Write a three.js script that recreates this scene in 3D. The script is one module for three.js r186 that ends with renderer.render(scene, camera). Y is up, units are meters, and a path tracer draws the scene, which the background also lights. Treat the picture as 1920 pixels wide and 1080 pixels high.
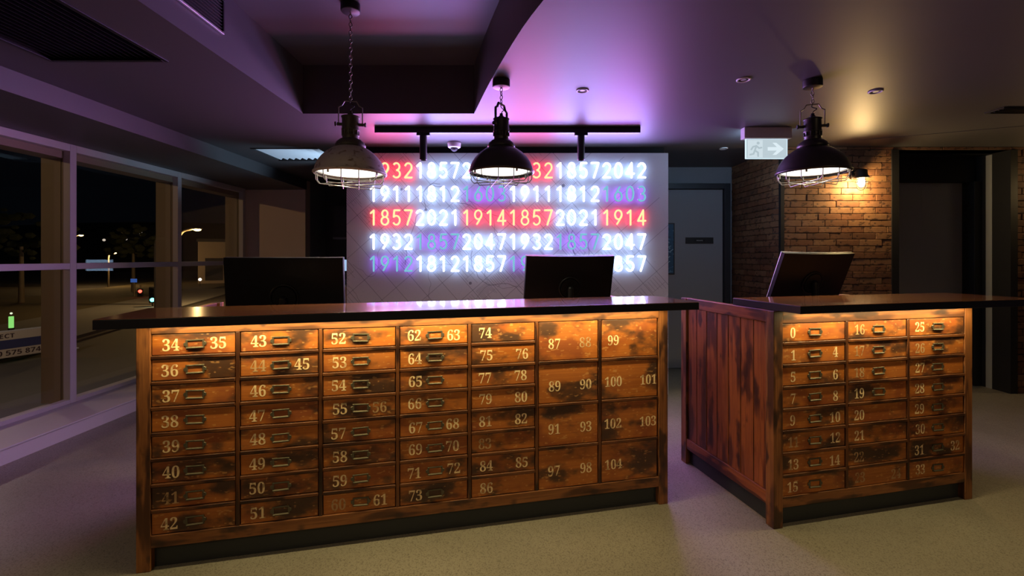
import * as THREE from 'three';
import { RoundedBoxGeometry } from 'three/addons/geometries/RoundedBoxGeometry.js';
import { mergeGeometries } from 'three/addons/utils/BufferGeometryUtils.js';
import { FontLoader } from 'three/addons/loaders/FontLoader.js';
import { RectAreaLightUniformsLib } from 'three/addons/lights/RectAreaLightUniformsLib.js';

// ---------------------------------------------------------------- camera, sky, exposure
RectAreaLightUniformsLib.init();
const scene = new THREE.Scene();
const EYE = 1.35, F = 853;
const camera = new THREE.PerspectiveCamera(2 * Math.atan(540 / F) * 180 / Math.PI, 1920 / 1080, 0.05, 300);
camera.position.set(0, EYE, 0);
camera.lookAt(0, EYE, -1);
camera.setViewOffset(1920, 1080, 0, 58, 1920, 1080);
camera.updateProjectionMatrix();
scene.background = new THREE.Color().setRGB(0.0008, 0.001, 0.0016);   // night sky
const renderer = new THREE.WebGLRenderer({ antialias: true });
renderer.toneMapping = THREE.LinearToneMapping;
renderer.toneMappingExposure = 1.0;
renderer.shadowMap.enabled = true;
const LV = {
  signGlow: 1.0, signHalo: 8.5, signArea: 30,
  pendant: 5, led: 115, wallLamp: 2.2, street: 60, front: 4.5, back: 3, exit: 2.0,
};

// ---------------------------------------------------------------- helpers
let seed = 7;
const rnd = () => { seed = (seed * 1664525 + 1013904223) >>> 0; return seed / 4294967296; };
const rr = (a, b) => a + (b - a) * rnd();
const taken = {};
function numbered(name) {
  const n = taken[name] = (taken[name] ?? -1) + 1;
  return n ? name + '_' + String(n).padStart(3, '0') : name;
}
function shade(o) { o.castShadow = true; o.receiveShadow = true; return o; }
function part(name, geo, mat, parent) {
  const m = shade(new THREE.Mesh(Array.isArray(geo) ? mergeGeometries(geo.map((g) => { const q = g.index ? g.toNonIndexed() : g; return q; })) : geo, mat));
  m.name = name; parent.add(m); return m;
}
function thing(name, label, category, pos = [0, 0, 0], turn = 0, group) {
  const o = new THREE.Group(); o.name = numbered(name); scene.add(o);
  o.position.set(...pos); o.rotation.y = turn; o.userData = { label, category };
  if (group) o.userData.group = group;
  return o;
}
function solo(name, geo, mat, label, category, group) {
  const m = part(numbered(name), geo, mat, scene); m.userData = { label, category };
  if (group) m.userData.group = group;
  return m;
}
function struct(name, geo, mat, label, category) {
  const m = part(name, geo, mat, scene); m.userData = { kind: 'structure', label, category };
  return m;
}
function box(w, h, d, x = 0, y = 0, z = 0) { const g = new THREE.BoxGeometry(w, h, d); g.translate(x, y, z); return g; }
// box from min / max corners
function bb(x0, x1, y0, y1, z0, z1) { return box(x1 - x0, y1 - y0, z1 - z0, (x0 + x1) / 2, (y0 + y1) / 2, (z0 + z1) / 2); }
function rbox(w, h, d, r, x = 0, y = 0, z = 0, seg = 1) { const g = new RoundedBoxGeometry(w, h, d, seg, r); g.translate(x, y, z); return g; }
function rbb(x0, x1, y0, y1, z0, z1, r = 0.003) { return rbox(x1 - x0, y1 - y0, z1 - z0, r, (x0 + x1) / 2, (y0 + y1) / 2, (z0 + z1) / 2); }
function cyl(r0, r1, h, x = 0, y = 0, z = 0, n = 24) { const g = new THREE.CylinderGeometry(r0, r1, h, n); g.translate(x, y, z); return g; }
function tube(pts, r, seg = 24, rad = 6, closed = false) {
  return new THREE.TubeGeometry(new THREE.CatmullRomCurve3(pts.map((p) => new THREE.Vector3(...p)), closed, 'catmullrom', 0.5), seg, r, rad, closed);
}
function bar(a, b, r, n = 8) {
  const A = new THREE.Vector3(...a), B = new THREE.Vector3(...b), d = B.clone().sub(A);
  const g = new THREE.CapsuleGeometry(r, d.length(), 2, n);
  g.applyQuaternion(new THREE.Quaternion().setFromUnitVectors(new THREE.Vector3(0, 1, 0), d.clone().normalize()));
  g.translate(...A.add(B).multiplyScalar(0.5).toArray()); return g;
}
function poly(pts, r, n = 8) { return pts.slice(1).map((p, i) => bar(pts[i], p, r, n)); }
// uv in metres from the position, choosing the two axes of the face
function uvMetres(g, su = 1, sv = 1, ou = 0, ov = 0, grain = 'x') {
  if (!g.attributes.normal) g.computeVertexNormals();
  const p = g.attributes.position, n = g.attributes.normal, uv = new Float32Array(p.count * 2);
  for (let i = 0; i < p.count; i++) {
    const ax = Math.abs(n.getX(i)), ay = Math.abs(n.getY(i)), az = Math.abs(n.getZ(i));
    let u, v;
    if (az >= ax && az >= ay) { u = p.getX(i); v = p.getY(i); } else if (ax >= ay) { u = p.getZ(i); v = p.getY(i); } else { u = p.getX(i); v = p.getZ(i); }
    if (grain === 'y') [u, v] = [v, u];
    uv[2 * i] = (u + ou) * su; uv[2 * i + 1] = (v + ov) * sv;
  }
  g.setAttribute('uv', new THREE.BufferAttribute(uv, 2)); return g;
}
// ---------------------------------------------------------------- procedural textures
function hash(x, y, s) { let h = (x * 374761393 + y * 668265263 + s * 2147483647) | 0; h = Math.imul(h ^ (h >>> 13), 1274126177); h ^= h >>> 16; return (h >>> 0) / 4294967296; }
function vnoise(x, y, px, py, s) {   // periodic value noise
  const x0 = Math.floor(x), y0 = Math.floor(y), fx = x - x0, fy = y - y0;
  const u = fx * fx * (3 - 2 * fx), v = fy * fy * (3 - 2 * fy), m = (a, b) => ((a % b) + b) % b;
  const a = hash(m(x0, px), m(y0, py), s), b = hash(m(x0 + 1, px), m(y0, py), s), c = hash(m(x0, px), m(y0 + 1, py), s), d = hash(m(x0 + 1, px), m(y0 + 1, py), s);
  return a + (b - a) * u + (c - a) * v + (a - b - c + d) * u * v;
}
function fbm(u, v, fx, fy, oct, s) {
  let t = 0, a = 0.5, n = 0;
  for (let o = 0; o < oct; o++) { t += a * vnoise(u * fx, v * fy, fx, fy, s + o * 17); n += a; a *= 0.5; fx *= 2; fy *= 2; }
  return t / n;
}
const sm = (a, b, x) => { const t = Math.min(1, Math.max(0, (x - a) / (b - a))); return t * t * (3 - 2 * t); };
const mix3 = (a, b, t) => [a[0] + (b[0] - a[0]) * t, a[1] + (b[1] - a[1]) * t, a[2] + (b[2] - a[2]) * t];
function tex(w, h, fn, srgb = true) {
  const d = new Uint8Array(w * h * 4);
  for (let y = 0; y < h; y++) for (let x = 0; x < w; x++) {
    const c = fn(x / w, y / h), i = 4 * (y * w + x);
    d[i] = Math.max(0, Math.min(255, c[0])); d[i + 1] = Math.max(0, Math.min(255, c[1])); d[i + 2] = Math.max(0, Math.min(255, c[2])); d[i + 3] = 255;
  }
  const t = new THREE.DataTexture(d, w, h); t.wrapS = t.wrapT = THREE.RepeatWrapping; t.magFilter = THREE.LinearFilter; t.minFilter = THREE.LinearMipmapLinearFilter; t.generateMipmaps = true;
  if (srgb) t.colorSpace = THREE.SRGBColorSpace; t.needsUpdate = true; return t;
}
function canvasTex(w, h, draw) {
  const c = document.createElement('canvas'); c.width = w; c.height = h; draw(c.getContext('2d'), w, h);
  const t = new THREE.CanvasTexture(c); t.colorSpace = THREE.SRGBColorSpace; t.magFilter = THREE.LinearFilter; return t;
}
// varnished drawer wood with worn dark patches (2 m x 1 m)
const drawerTex = tex(1536, 768, (u, v) => {
  const g = fbm(u + 0.02 * fbm(u, v, 8, 8, 2, 3), v, 10, 260, 3, 11), f = fbm(u, v, 14, 10, 4, 23);
  const p = fbm(u + 0.03 * (fbm(u, v, 20, 20, 2, 5) - 0.5), v, 11, 10, 5, 41), q = fbm(u, v, 60, 50, 3, 77);
  let c = mix3([152, 80, 25], [200, 120, 42], g * 0.7 + f * 0.5 - 0.1);
  c = mix3(c, [120, 53, 19], sm(0.45, 0.7, f) * 0.6);
  const stain = sm(0.46, 0.72, p + 0.14 * (q - 0.5));
  c = mix3(c, [44, 27, 18], stain * 0.8);
  const scuff = sm(0.74, 0.8, fbm(u, v, 90, 120, 2, 91)); c = mix3(c, [214, 160, 96], scuff * 0.5);
  return c;
});
// brown-red frame and plank wood (1 m x 1 m, grain along u)
const frameTex = tex(1024, 1024, (u, v) => {
  const g = fbm(u + 0.05 * fbm(u, v, 4, 12, 2, 9), v, 5, 150, 4, 33), f = fbm(u, v, 4, 24, 3, 51), k = fbm(u, v, 30, 300, 2, 61);
  let c = mix3([108, 62, 32], [168, 108, 58], g * 0.8 + k * 0.3 - 0.05);
  c = mix3(c, [66, 36, 20], sm(0.45, 0.66, f) * 0.8);
  c = mix3(c, [44, 24, 16], sm(0.56, 0.74, fbm(u, v, 7, 16, 4, 87)) * 0.75);
  return c;
});
const topTex = tex(1024, 1024, (u, v) => {
  const g = fbm(u + 0.03 * fbm(u, v, 4, 8, 2, 19), v, 3, 90, 4, 15), k = fbm(u, v, 20, 260, 2, 16);
  return mix3([124, 76, 44], [182, 118, 68], g * 0.9 + k * 0.25 - 0.1);
});
const floorTex = tex(2048, 2048, (u, v) => {
  const c0 = fbm(u, v, 3, 3, 5, 71), s = fbm(u, v, 420, 420, 2, 72), ag = vnoise(u * 400, v * 400, 400, 400, 73), ag2 = vnoise(u * 330, v * 330, 330, 330, 79);
  let c = mix3([128, 122, 112], [158, 152, 142], c0);
  c = mix3(c, [92, 86, 78], sm(0.5, 0.8, s) * 0.6);
  c = mix3(c, [66, 62, 58], sm(0.88, 0.97, ag) * 0.45);
  c = mix3(c, [196, 190, 178], sm(0.9, 0.98, ag2) * 0.3);
  return c;
});
const floorRough = tex(512, 512, (u, v) => { const r = 75 + 70 * fbm(u, v, 6, 6, 4, 101); return [r, r, r]; }, false);
const brickTex = tex(512, 512, (u, v) => {
  const a = fbm(u, v, 10, 10, 4, 111), b = fbm(u, v, 60, 60, 3, 113);
  let c = mix3([136, 98, 72], [184, 140, 104], a * 0.7 + b * 0.4); c = mix3(c, [80, 56, 44], sm(0.6, 0.75, fbm(u, v, 24, 30, 3, 117)) * 0.8); return c;
});
const metalTex = tex(512, 512, (u, v) => {
  const a = fbm(u, v, 8, 8, 4, 121), b = sm(0.58, 0.85, fbm(u, v, 40, 30, 5, 123));
  return mix3(mix3([168, 160, 146], [200, 192, 176], a), [96, 70, 48], b * 0.8);
});
const wearTex = tex(512, 512, (u, v) => { const w = (0.5 + 0.5 * sm(0.72, 0.5, fbm(u, v, 26, 26, 4, 131))) * 255; return [w, w, w]; }, false);
const roughPatch = tex(512, 512, (u, v) => { const r = 80 + 130 * fbm(u, v, 10, 10, 4, 141); return [r, r, r]; }, false);
const mapTex = canvasTex(2048, 1536, (g, w, h) => {   // printed old street map
  g.fillStyle = '#c9c3cb'; g.fillRect(0, 0, w, h);
  const line = (a, b, c, d, lw, col) => { g.strokeStyle = col; g.lineWidth = lw; g.beginPath(); g.moveTo(a, b); g.lineTo(c, d); g.stroke(); };
  for (let i = 0; i < 9000; i++) { g.fillStyle = `rgba(${120 + rnd() * 60},${110 + rnd() * 60},${120 + rnd() * 60},0.12)`; g.fillRect(rnd() * w, rnd() * h, 2 + rnd() * 6, 1 + rnd() * 3); }
  const ink = (a) => `rgba(58,50,66,${a})`;
  g.save(); g.translate(w * 0.35, h * 0.62); g.rotate(-0.72);
  for (let i = -9; i < 10; i++) {
    line(i * 120, -1400, i * 120 + rr(-10, 10), 1400, 3, ink(0.4)); line(-1400, i * 170, 1400, i * 170 + rr(-10, 10), 3, ink(0.35));
  }
  for (let bx = -9; bx < 9; bx++) for (let by = -7; by < 7; by++) if (rnd() < 0.55) {
    const n = 5 + Math.floor(rnd() * 8);
    for (let k = 0; k < n; k++) { const x = bx * 120 + 10 + k * 100 / n; line(x, by * 170 + 12, x, by * 170 + rr(70, 158), 1.6, ink(0.5)); }
    line(bx * 120 + 8, by * 170 + 85, bx * 120 + 112, by * 170 + 85, 1.4, ink(0.5));
  }
  g.restore();
  for (let k = 0; k < 26; k++) {   // creeks and contour lines
    g.strokeStyle = ink(0.4); g.lineWidth = 2 + rnd() * 2.5; g.beginPath(); let x = rnd() * w, y = rnd() * h, a = rnd() * 6.3; g.moveTo(x, y);
    for (let i = 0; i < 40; i++) { a += rr(-0.5, 0.5); x += Math.cos(a) * 16; y += Math.sin(a) * 16; g.lineTo(x, y); } g.stroke();
  }
  for (let k = 0; k < 60; k++) { const x = w * 0.6 + rnd() * w * 0.38, y = h * 0.65 + rnd() * h * 0.3; line(x, y, x + rr(30, 150), y, 2, ink(0.35)); }
  g.fillStyle = ink(0.5); for (let k = 0; k < 12; k++) { g.beginPath(); g.arc(rnd() * w, rnd() * h, 6 + rnd() * 8, 0, 7); g.fill(); }
});
// ---------------------------------------------------------------- materials
const lin = (r, g, b) => new THREE.Color().setRGB(r, g, b);
const std = (o) => new THREE.MeshStandardMaterial(o);
const phy = (o) => new THREE.MeshPhysicalMaterial(o);
const M = {
  ceiling: std({ color: lin(0.082, 0.08, 0.085), roughness: 0.5 }),
  wallGrey: std({ color: lin(0.26, 0.27, 0.29), roughness: 0.8 }),
  wallDark: std({ color: lin(0.09, 0.09, 0.1), roughness: 0.8 }),
  wallBeige: std({ color: lin(0.74, 0.6, 0.48), roughness: 0.9 }),
  frameWhite: std({ color: lin(0.55, 0.52, 0.54), roughness: 0.5 }),
  bronze: std({ color: lin(0.26, 0.2, 0.14), roughness: 0.6 }),
  black: std({ color: lin(0.012, 0.012, 0.013), roughness: 0.6 }),
  blackGap: std({ color: lin(0.01, 0.01, 0.01), roughness: 0.9 }),
  blackMetal: std({ color: lin(0.025, 0.025, 0.028), roughness: 0.4, metalness: 0.6 }),
  blackPlastic: phy({ color: lin(0.005, 0.005, 0.006), roughness: 0.42, specularIntensity: 0.3 }),
  kick: std({ color: lin(0.02, 0.022, 0.026), roughness: 0.55 }),
  glass: phy({ color: 0xffffff, transmission: 1, thickness: 0, roughness: 0.0, ior: 1.5 }),
  floor: std({ map: floorTex, color: lin(0.92, 0.91, 0.85), roughnessMap: floorRough, roughness: 1 }),
  drawer: phy({ map: drawerTex, roughnessMap: roughPatch, roughness: 1, clearcoat: 0.25, clearcoatRoughness: 0.35 }),
  frameWood: std({ map: frameTex, roughness: 0.5, bumpMap: frameTex, bumpScale: 0.0012 }),
  railWood: std({ map: frameTex, color: lin(0.55, 0.5, 0.5), roughness: 0.4, bumpMap: frameTex, bumpScale: 0.001 }),
  plank: std({ map: frameTex, color: lin(1, 0.74, 0.64), roughness: 0.45, bumpMap: frameTex, bumpScale: 0.0012 }),
  topWood: phy({ map: topTex, roughness: 0.22, clearcoat: 1, clearcoatRoughness: 0.05 }),
  topEdge: std({ color: lin(0.007, 0.007, 0.009), roughness: 0.35 }),
  brass: std({ color: lin(0.13, 0.11, 0.075), roughness: 0.5, metalness: 0.7 }),
  paint: std({ color: lin(0.9, 0.66, 0.36), roughness: 0.7, alphaMap: wearTex, transparent: true }),
  paintFaded: std({ color: lin(0.5, 0.3, 0.14), roughness: 0.7, alphaMap: wearTex, transparent: true }),
  map: std({ map: mapTex, roughness: 0.6 }),
  mortar: std({ color: lin(0.085, 0.07, 0.058), roughness: 0.95 }),
  bricks: [[0.9, 0.82, 0.75], [0.72, 0.6, 0.52], [0.56, 0.46, 0.42], [1, 0.95, 0.82], [0.8, 0.62, 0.5]].map((c) => std({ map: brickTex, color: lin(...c.map((x) => x * 0.72)), roughness: 0.8, bumpMap: brickTex, bumpScale: 0.003 })),
  shadePale: std({ map: metalTex, roughness: 0.5, metalness: 0.1 }),
  neckGrey: std({ map: metalTex, color: lin(0.2, 0.19, 0.16), roughness: 0.5, metalness: 0.3 }),
  shadeDark: std({ color: lin(0.045, 0.04, 0.04), roughness: 0.36, metalness: 0.5 }),
  wire: std({ color: lin(0.32, 0.29, 0.24), roughness: 0.35, metalness: 0.9 }),
  wireDark: std({ color: lin(0.09, 0.085, 0.08), roughness: 0.35, metalness: 0.9 }),
  whitePlastic: std({ color: lin(0.6, 0.6, 0.62), roughness: 0.45 }),
  steel: std({ color: lin(0.45, 0.47, 0.45), roughness: 0.5, metalness: 0.3 }),
  door: std({ color: lin(0.27, 0.27, 0.29), roughness: 0.65 }),
  navy: std({ color: lin(0.018, 0.02, 0.028), roughness: 0.5 }),
  deskWood: std({ color: lin(0.4, 0.2, 0.09), roughness: 0.5 }),
  asphalt: std({ color: lin(0.06, 0.055, 0.05), roughness: 0.7 }),
  pave: std({ color: lin(0.2, 0.2, 0.21), roughness: 0.8 }),
  hill: std({ color: lin(0.012, 0.014, 0.012), roughness: 1 }),
  pole: std({ color: lin(0.3, 0.24, 0.17), roughness: 0.6 }),
  aluminium: std({ color: lin(0.55, 0.55, 0.56), roughness: 0.35, metalness: 0.9 }),
};
const glow = (r, g, b, k) => std({ color: 0x000000, emissive: lin(r, g, b), emissiveIntensity: k, roughness: 0.6 });
const frameGeo = (g, grain = 'x') => uvMetres(g, 1, 1, rnd(), rnd(), grain);

// ================================================================ ROOM
const CEIL = EYE + 1.09, COF = EYE + 1.458, WX = -3.76, NX = -6;   // heights and the window plane
const ZB = -4.5, ZF = 3.4, XR = 6.4;                               // brick plane, wall behind the viewer, right wall
{
  const g = bb(WX - 0.3, XR + 0.2, -0.2, 0, -7.4, ZF + 0.2); uvMetres(g, 1 / 1.7, 1 / 1.7);
  struct('floor', g, M.floor, 'polished speckled concrete floor', 'floor');
}
// coffer outline in plan (x, depth)
const curve = new THREE.CatmullRomCurve3([[-0.288, 3.456], [-0.14, 2.843], [0.047, 2.172], [0.137, 1.921], [0.31, 1.5], [0.56, 1.0], [0.86, 0.5], [1.2, 0.05]].map(([x, z]) => new THREE.Vector3(x, 0, z))).getPoints(28).map((p) => [p.x, p.z]);
const CX = -1.588, CZ0 = 0.05, CZ1 = 3.456;
const grilleA = [-2.555, -1.92, 0.9, 2.52];     // ceiling return-air grille near the windows: x0, x1, depth0, depth1
const grilleB = [-2.62, -1.95, 4.56, 5.12];     // small ceiling grille behind the sign
{
  const s = new THREE.Shape([[WX - 0.25, -ZF - 0.2], [XR + 0.2, -ZF - 0.2], [XR + 0.2, 7.4], [WX - 0.25, 7.4]].map((p) => new THREE.Vector2(...p)));
  s.holes.push(new THREE.Path([[CX, CZ0], [CX, CZ1], ...curve].map((p) => new THREE.Vector2(...p))));
  for (const [a, b, c, d] of [grilleA, grilleB]) s.holes.push(new THREE.Path([[a, c], [a, d], [b, d], [b, c]].map((p) => new THREE.Vector2(...p))));
  const g = new THREE.ExtrudeGeometry(s, { depth: 0.06, bevelEnabled: false });
  g.rotateX(-Math.PI / 2); g.translate(0, CEIL, 0);       // shape (x, depth) -> (x, -depth) in z
  const ceil = struct('ceiling', g, M.ceiling, 'dark painted plaster ceiling with a recessed bay', 'ceiling');
  // recessed bay: straight sides, one gently curved side, lid
  part('recess_side', bb(CX - 0.04, CX, CEIL + 0.06, COF, -CZ1, -CZ0), M.ceiling, ceil);
  part('recess_side', bb(CX - 0.04, curve[0][0] + 0.04, CEIL + 0.06, COF, -CZ1 - 0.04, -CZ1), M.ceiling, ceil);
  part('recess_side', bb(CX, 1.25, CEIL + 0.06, COF, -CZ0, -CZ0 + 0.04), M.ceiling, ceil);
  const cs = new THREE.Shape([...curve, ...curve.slice().reverse().map(([x, z]) => [x + 0.04, z])].map((p) => new THREE.Vector2(...p)));
  const cg = new THREE.ExtrudeGeometry(cs, { depth: COF - CEIL - 0.06, bevelEnabled: false }); cg.rotateX(-Math.PI / 2); cg.translate(0, CEIL + 0.06, 0);
  part('recess_curved_side', cg, M.ceiling, ceil);
  part('recess_lid', bb(CX - 0.1, 1.4, COF, COF + 0.05, -CZ1 - 0.1, -CZ0 + 0.1), M.ceiling, ceil);
  // plaster joint strip towards the lifts
  const j = box(1.9, 0.004, 0.012); j.rotateY(-0.42); part('ceiling_joint', j.translate(4.1, CEIL - 0.001, -3.85), M.ceiling, ceil);
}
// bulkhead along the windows
struct('ceiling_bulkhead', bb(WX - 0.2, -2.91, EYE + 0.955, CEIL - 0.001, -6.45, ZF), M.ceiling, 'boxed bulkhead running above the windows', 'bulkhead');
// window wall
const SX = -3.3;   // kerb face
{
  const w = struct('wall_left', bb(WX - 0.2, SX, 0, 0.1, -6.45, ZF), M.frameWhite, 'low pale kerb wall below the windows', 'wall');
  part('sill_cap', rbb(WX - 0.02, SX + 0.012, 0.1, 0.112, -6.45, ZF, 0.004), M.frameWhite, w);
  part('outer_kerb', bb(WX - 0.4, WX - 0.2, -1.5, 0.1, -6.6, ZF + 0.2), M.wallDark, w);
  part('outer_head', bb(WX - 0.4, WX - 0.2, EYE + 0.955, CEIL + 0.6, -6.6, ZF + 0.2), M.wallDark, w);
}
const mull = [6.34, 5.11, 3.87, 2.63, 1.39, 0.15, -1.09, -2.33, -3.3];
const Y0 = 0.112, Y1 = EYE + 0.955, YT = 1.272;
for (let i = 0; i < mull.length - 1; i++) {
  const z1 = mull[i], z0 = mull[i + 1];     // depth far, near
  const win = new THREE.Group(); win.name = 'window_' + (i + 1); scene.add(win);
  win.userData = { kind: 'structure', label: 'tall street window with a white bar across, bay ' + ['furthest', 'second furthest', 'third furthest', 'fourth', 'fifth', 'sixth', 'seventh', 'nearest'][i] + ' along', category: 'window' };
  part('mullion', rbb(WX - 0.03, WX + 0.03, Y0, Y1, -z1 - 0.029, -z1 + 0.029, 0.004), M.frameWhite, win);
  part('outer_fin', bb(WX - 0.22, WX - 0.055, Y0, Y1, -z1 - 0.029, -z1 + 0.026), M.bronze, win);
  part('inner_fin', bb(WX - 0.045, WX - 0.03, Y0, Y1, -z1 - 0.029, -z1 + 0.028), M.bronze, win);
  part('gasket', bb(WX - 0.055, WX - 0.045, Y0, Y1, -z1 - 0.02, -z1 + 0.015), M.blackGap, win);
  part('head_rail', rbb(WX - 0.03, WX + 0.03, Y1 - 0.062, Y1, -z1 + 0.029, -z0 - 0.029, 0.004), M.frameWhite, win);
  part('head_fin', bb(WX - 0.2, WX - 0.03, Y1 - 0.12, Y1, -z1 + 0.029, -z0 - 0.029), M.bronze, win);
  part('transom', rbb(WX - 0.03, WX + 0.03, YT - 0.026, YT + 0.026, -z1 + 0.029, -z0 - 0.029, 0.004), M.frameWhite, win);
  part('bottom_rail', rbb(WX - 0.03, WX + 0.03, Y0, Y0 + 0.035, -z1 + 0.029, -z0 - 0.029, 0.004), M.frameWhite, win);
  part('pane', bb(WX - 0.043, WX - 0.037, YT + 0.02, Y1 - 0.06, -z1 + 0.028, -z0 - 0.028), M.glass, win);
  part('pane', bb(WX - 0.043, WX - 0.037, Y0 + 0.03, YT - 0.02, -z1 + 0.028, -z0 - 0.028), M.glass, win);
}
// walls
struct('wall_back_left', bb(WX - 0.3, -2.93, 0, CEIL, -6.6, -6.45), M.wallBeige, 'plain wall closing the window side', 'wall');
struct('wall_return', bb(-3.08, -2.93, 0, CEIL, -7.2, -6.6), M.wallGrey, 'short wall return beside the back office', 'wall');
struct('wall_office', bb(-3.1, 1.6, 0, CEIL, -7.3, -7.15), M.wallDark, 'dark back office wall behind the sign', 'wall');
struct('wall_corridor', bb(1.35, 2.85, 0, CEIL, -5.66, -5.52), M.wallGrey, 'grey corridor wall around the private door', 'wall');
struct('wall_corridor_side', bb(1.35, 1.47, 0, CEIL, -7.2, -5.66), M.wallDark, 'dark wall behind the sign', 'wall');
struct('wall_front', bb(WX - 0.3, XR + 0.2, 0, CEIL, ZF, ZF + 0.15), M.wallDark, 'dark wall behind the viewer', 'wall');
struct('wall_right', bb(XR, XR + 0.15, 0, CEIL, -5.0, ZF), M.wallDark, 'dark wall on the lift side', 'wall');
// feature panel that carries the neon
const PZ = -4.47;
{
  const g = bb(-1.625, 1.535, 0, EYE + 1.022, PZ - 0.1, PZ), uv = g.attributes.uv;
  const m = struct('wall_center', g, M.map, 'pale feature wall printed with an old street map', 'wall');
  part('wall_core', bb(-1.6, 1.51, EYE + 1.022, CEIL, PZ - 0.09, PZ - 0.05), M.blackGap, m);
}
// ---------------------------------------------------------------- brick walls
const brickGeos = [0, 1, 2, 3].map((i) => uvMetres(rbox(0.217, 0.056, 0.03, 0.004), 1.6, 1.6, i * 0.37, i * 0.21));
const halfGeos = [0, 1].map((i) => uvMetres(rbox(0.103, 0.056, 0.03, 0.004), 1.6, 1.6, i * 0.3, i * 0.6));
const PITCH = 0.0635;
function bricks(parent, x0, x1, y0, y1, place) {   // running bond between x0 and x1 along the wall
  const W = x1 - x0;
  for (let r = 0, y = y0; y < y1 - 0.02; r++, y += PITCH) {
    let x = x0 - (r % 2 ? 0.1135 : 0) + (r % 3 === 2 ? -0.05 : 0);
    for (; x < x1 - 0.01; x += 0.227) {
      const a = Math.max(x, x0), b = Math.min(x + 0.2225, x1); if (b - a < 0.02) continue;
      const full = b - a > 0.21, geo = full ? brickGeos[Math.floor(rnd() * 4)] : halfGeos[Math.floor(rnd() * 2)];
      const m = shade(new THREE.Mesh(geo, M.bricks[Math.floor(rnd() * 5)])); m.name = 'brick';
      const hh = Math.min(PITCH, y1 - y);
      m.scale.set((b - a) / (full ? 0.217 : 0.103), (hh - 0.004) / 0.056, 1);
      place(m, (a + b) / 2, y + hh / 2, rr(-0.003, 0.003)); parent.add(m);
    }
  }
}
{
  const front = (m, s, y, o) => m.position.set(s, y, ZB - 0.012 + o);
  const w1 = struct('wall_brick', bb(2.66, 3.81, 0, CEIL, ZB - 0.16, ZB - 0.012), M.mortar, 'brick wall carrying the caged lamp', 'wall');
  bricks(w1, 2.69, 3.81, 0, CEIL, front);
  const w2 = struct('wall_brick_right', bb(4.93, XR, 0, CEIL, ZB - 0.16, ZB - 0.012), M.mortar, 'brick wall beyond the lift', 'wall');
  bricks(w2, 4.93, 5.9, 0, CEIL, front);
  const w3 = struct('wall_brick_side', bb(2.672, 2.81, 0, CEIL, -5.52, ZB - 0.16), M.mortar, 'brick side wall leading to the private door', 'wall');
  bricks(w3, 4.53, 5.5, 0, CEIL, (m, s, y, o) => { m.rotation.y = -Math.PI / 2; m.position.set(2.66 + 0.012 + o, y, -s); });
  const w4 = struct('wall_brick_head', bb(3.81, 4.93, EYE + 1.06, CEIL, ZB - 0.16, ZB - 0.012), M.mortar, 'narrow brick band over the lift opening', 'wall');
  bricks(w4, 3.81, 4.93, EYE + 1.06, CEIL, front);
  struct('trim_1', bb(2.655, 2.69, 0, CEIL, ZB - 0.03, ZB + 0.006), M.black, 'thin black corner trim of the brick wall', 'trim');
}
// ---------------------------------------------------------------- lift
{
  const t = new THREE.Group(); t.name = 'door_1'; scene.add(t);
  t.userData = { kind: 'structure', label: 'dark lift entrance with steel sliding doors', category: 'lift' };
  const z = -4.88;
  part('portal_side', bb(4.92, 4.99, 0, EYE + 1.06, z - 0.1, ZB + 0.012), M.black, t);
  part('portal_side', bb(3.75, 3.82, 0, EYE + 1.06, z - 0.1, ZB + 0.012), M.black, t);
  part('portal_head', bb(3.82, 4.92, 2.145, EYE + 1.06, z - 0.1, z + 0.06), M.black, t);
  part('portal_soffit', bb(3.75, 4.99, EYE + 1.06, EYE + 1.075, z - 0.1, ZB - 0.005), M.black, t);
  part('jamb', rbb(4.84, 4.92, 0, 2.145, z - 0.06, z + 0.12, 0.004), M.black, t);
  part('jamb_strip', bb(4.915, 4.925, 0, EYE + 1.05, z + 0.16, z + 0.22), M.steel, t);
  part('sliding_door', rbb(3.82, 4.398, 0.01, 2.145, z - 0.03, z, 0.003), M.steel, t);
  part('sliding_door', rbb(4.402, 4.9, 0.01, 2.145, z - 0.045, z - 0.012, 0.003), M.steel, t);
  part('door_backing', bb(3.75, 5, 0, EYE + 1.06, z - 0.14, z - 0.1), M.blackGap, t);
  part('threshold', bb(3.82, 4.92, 0, 0.008, z, z + 0.1), M.aluminium, t);
}
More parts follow.
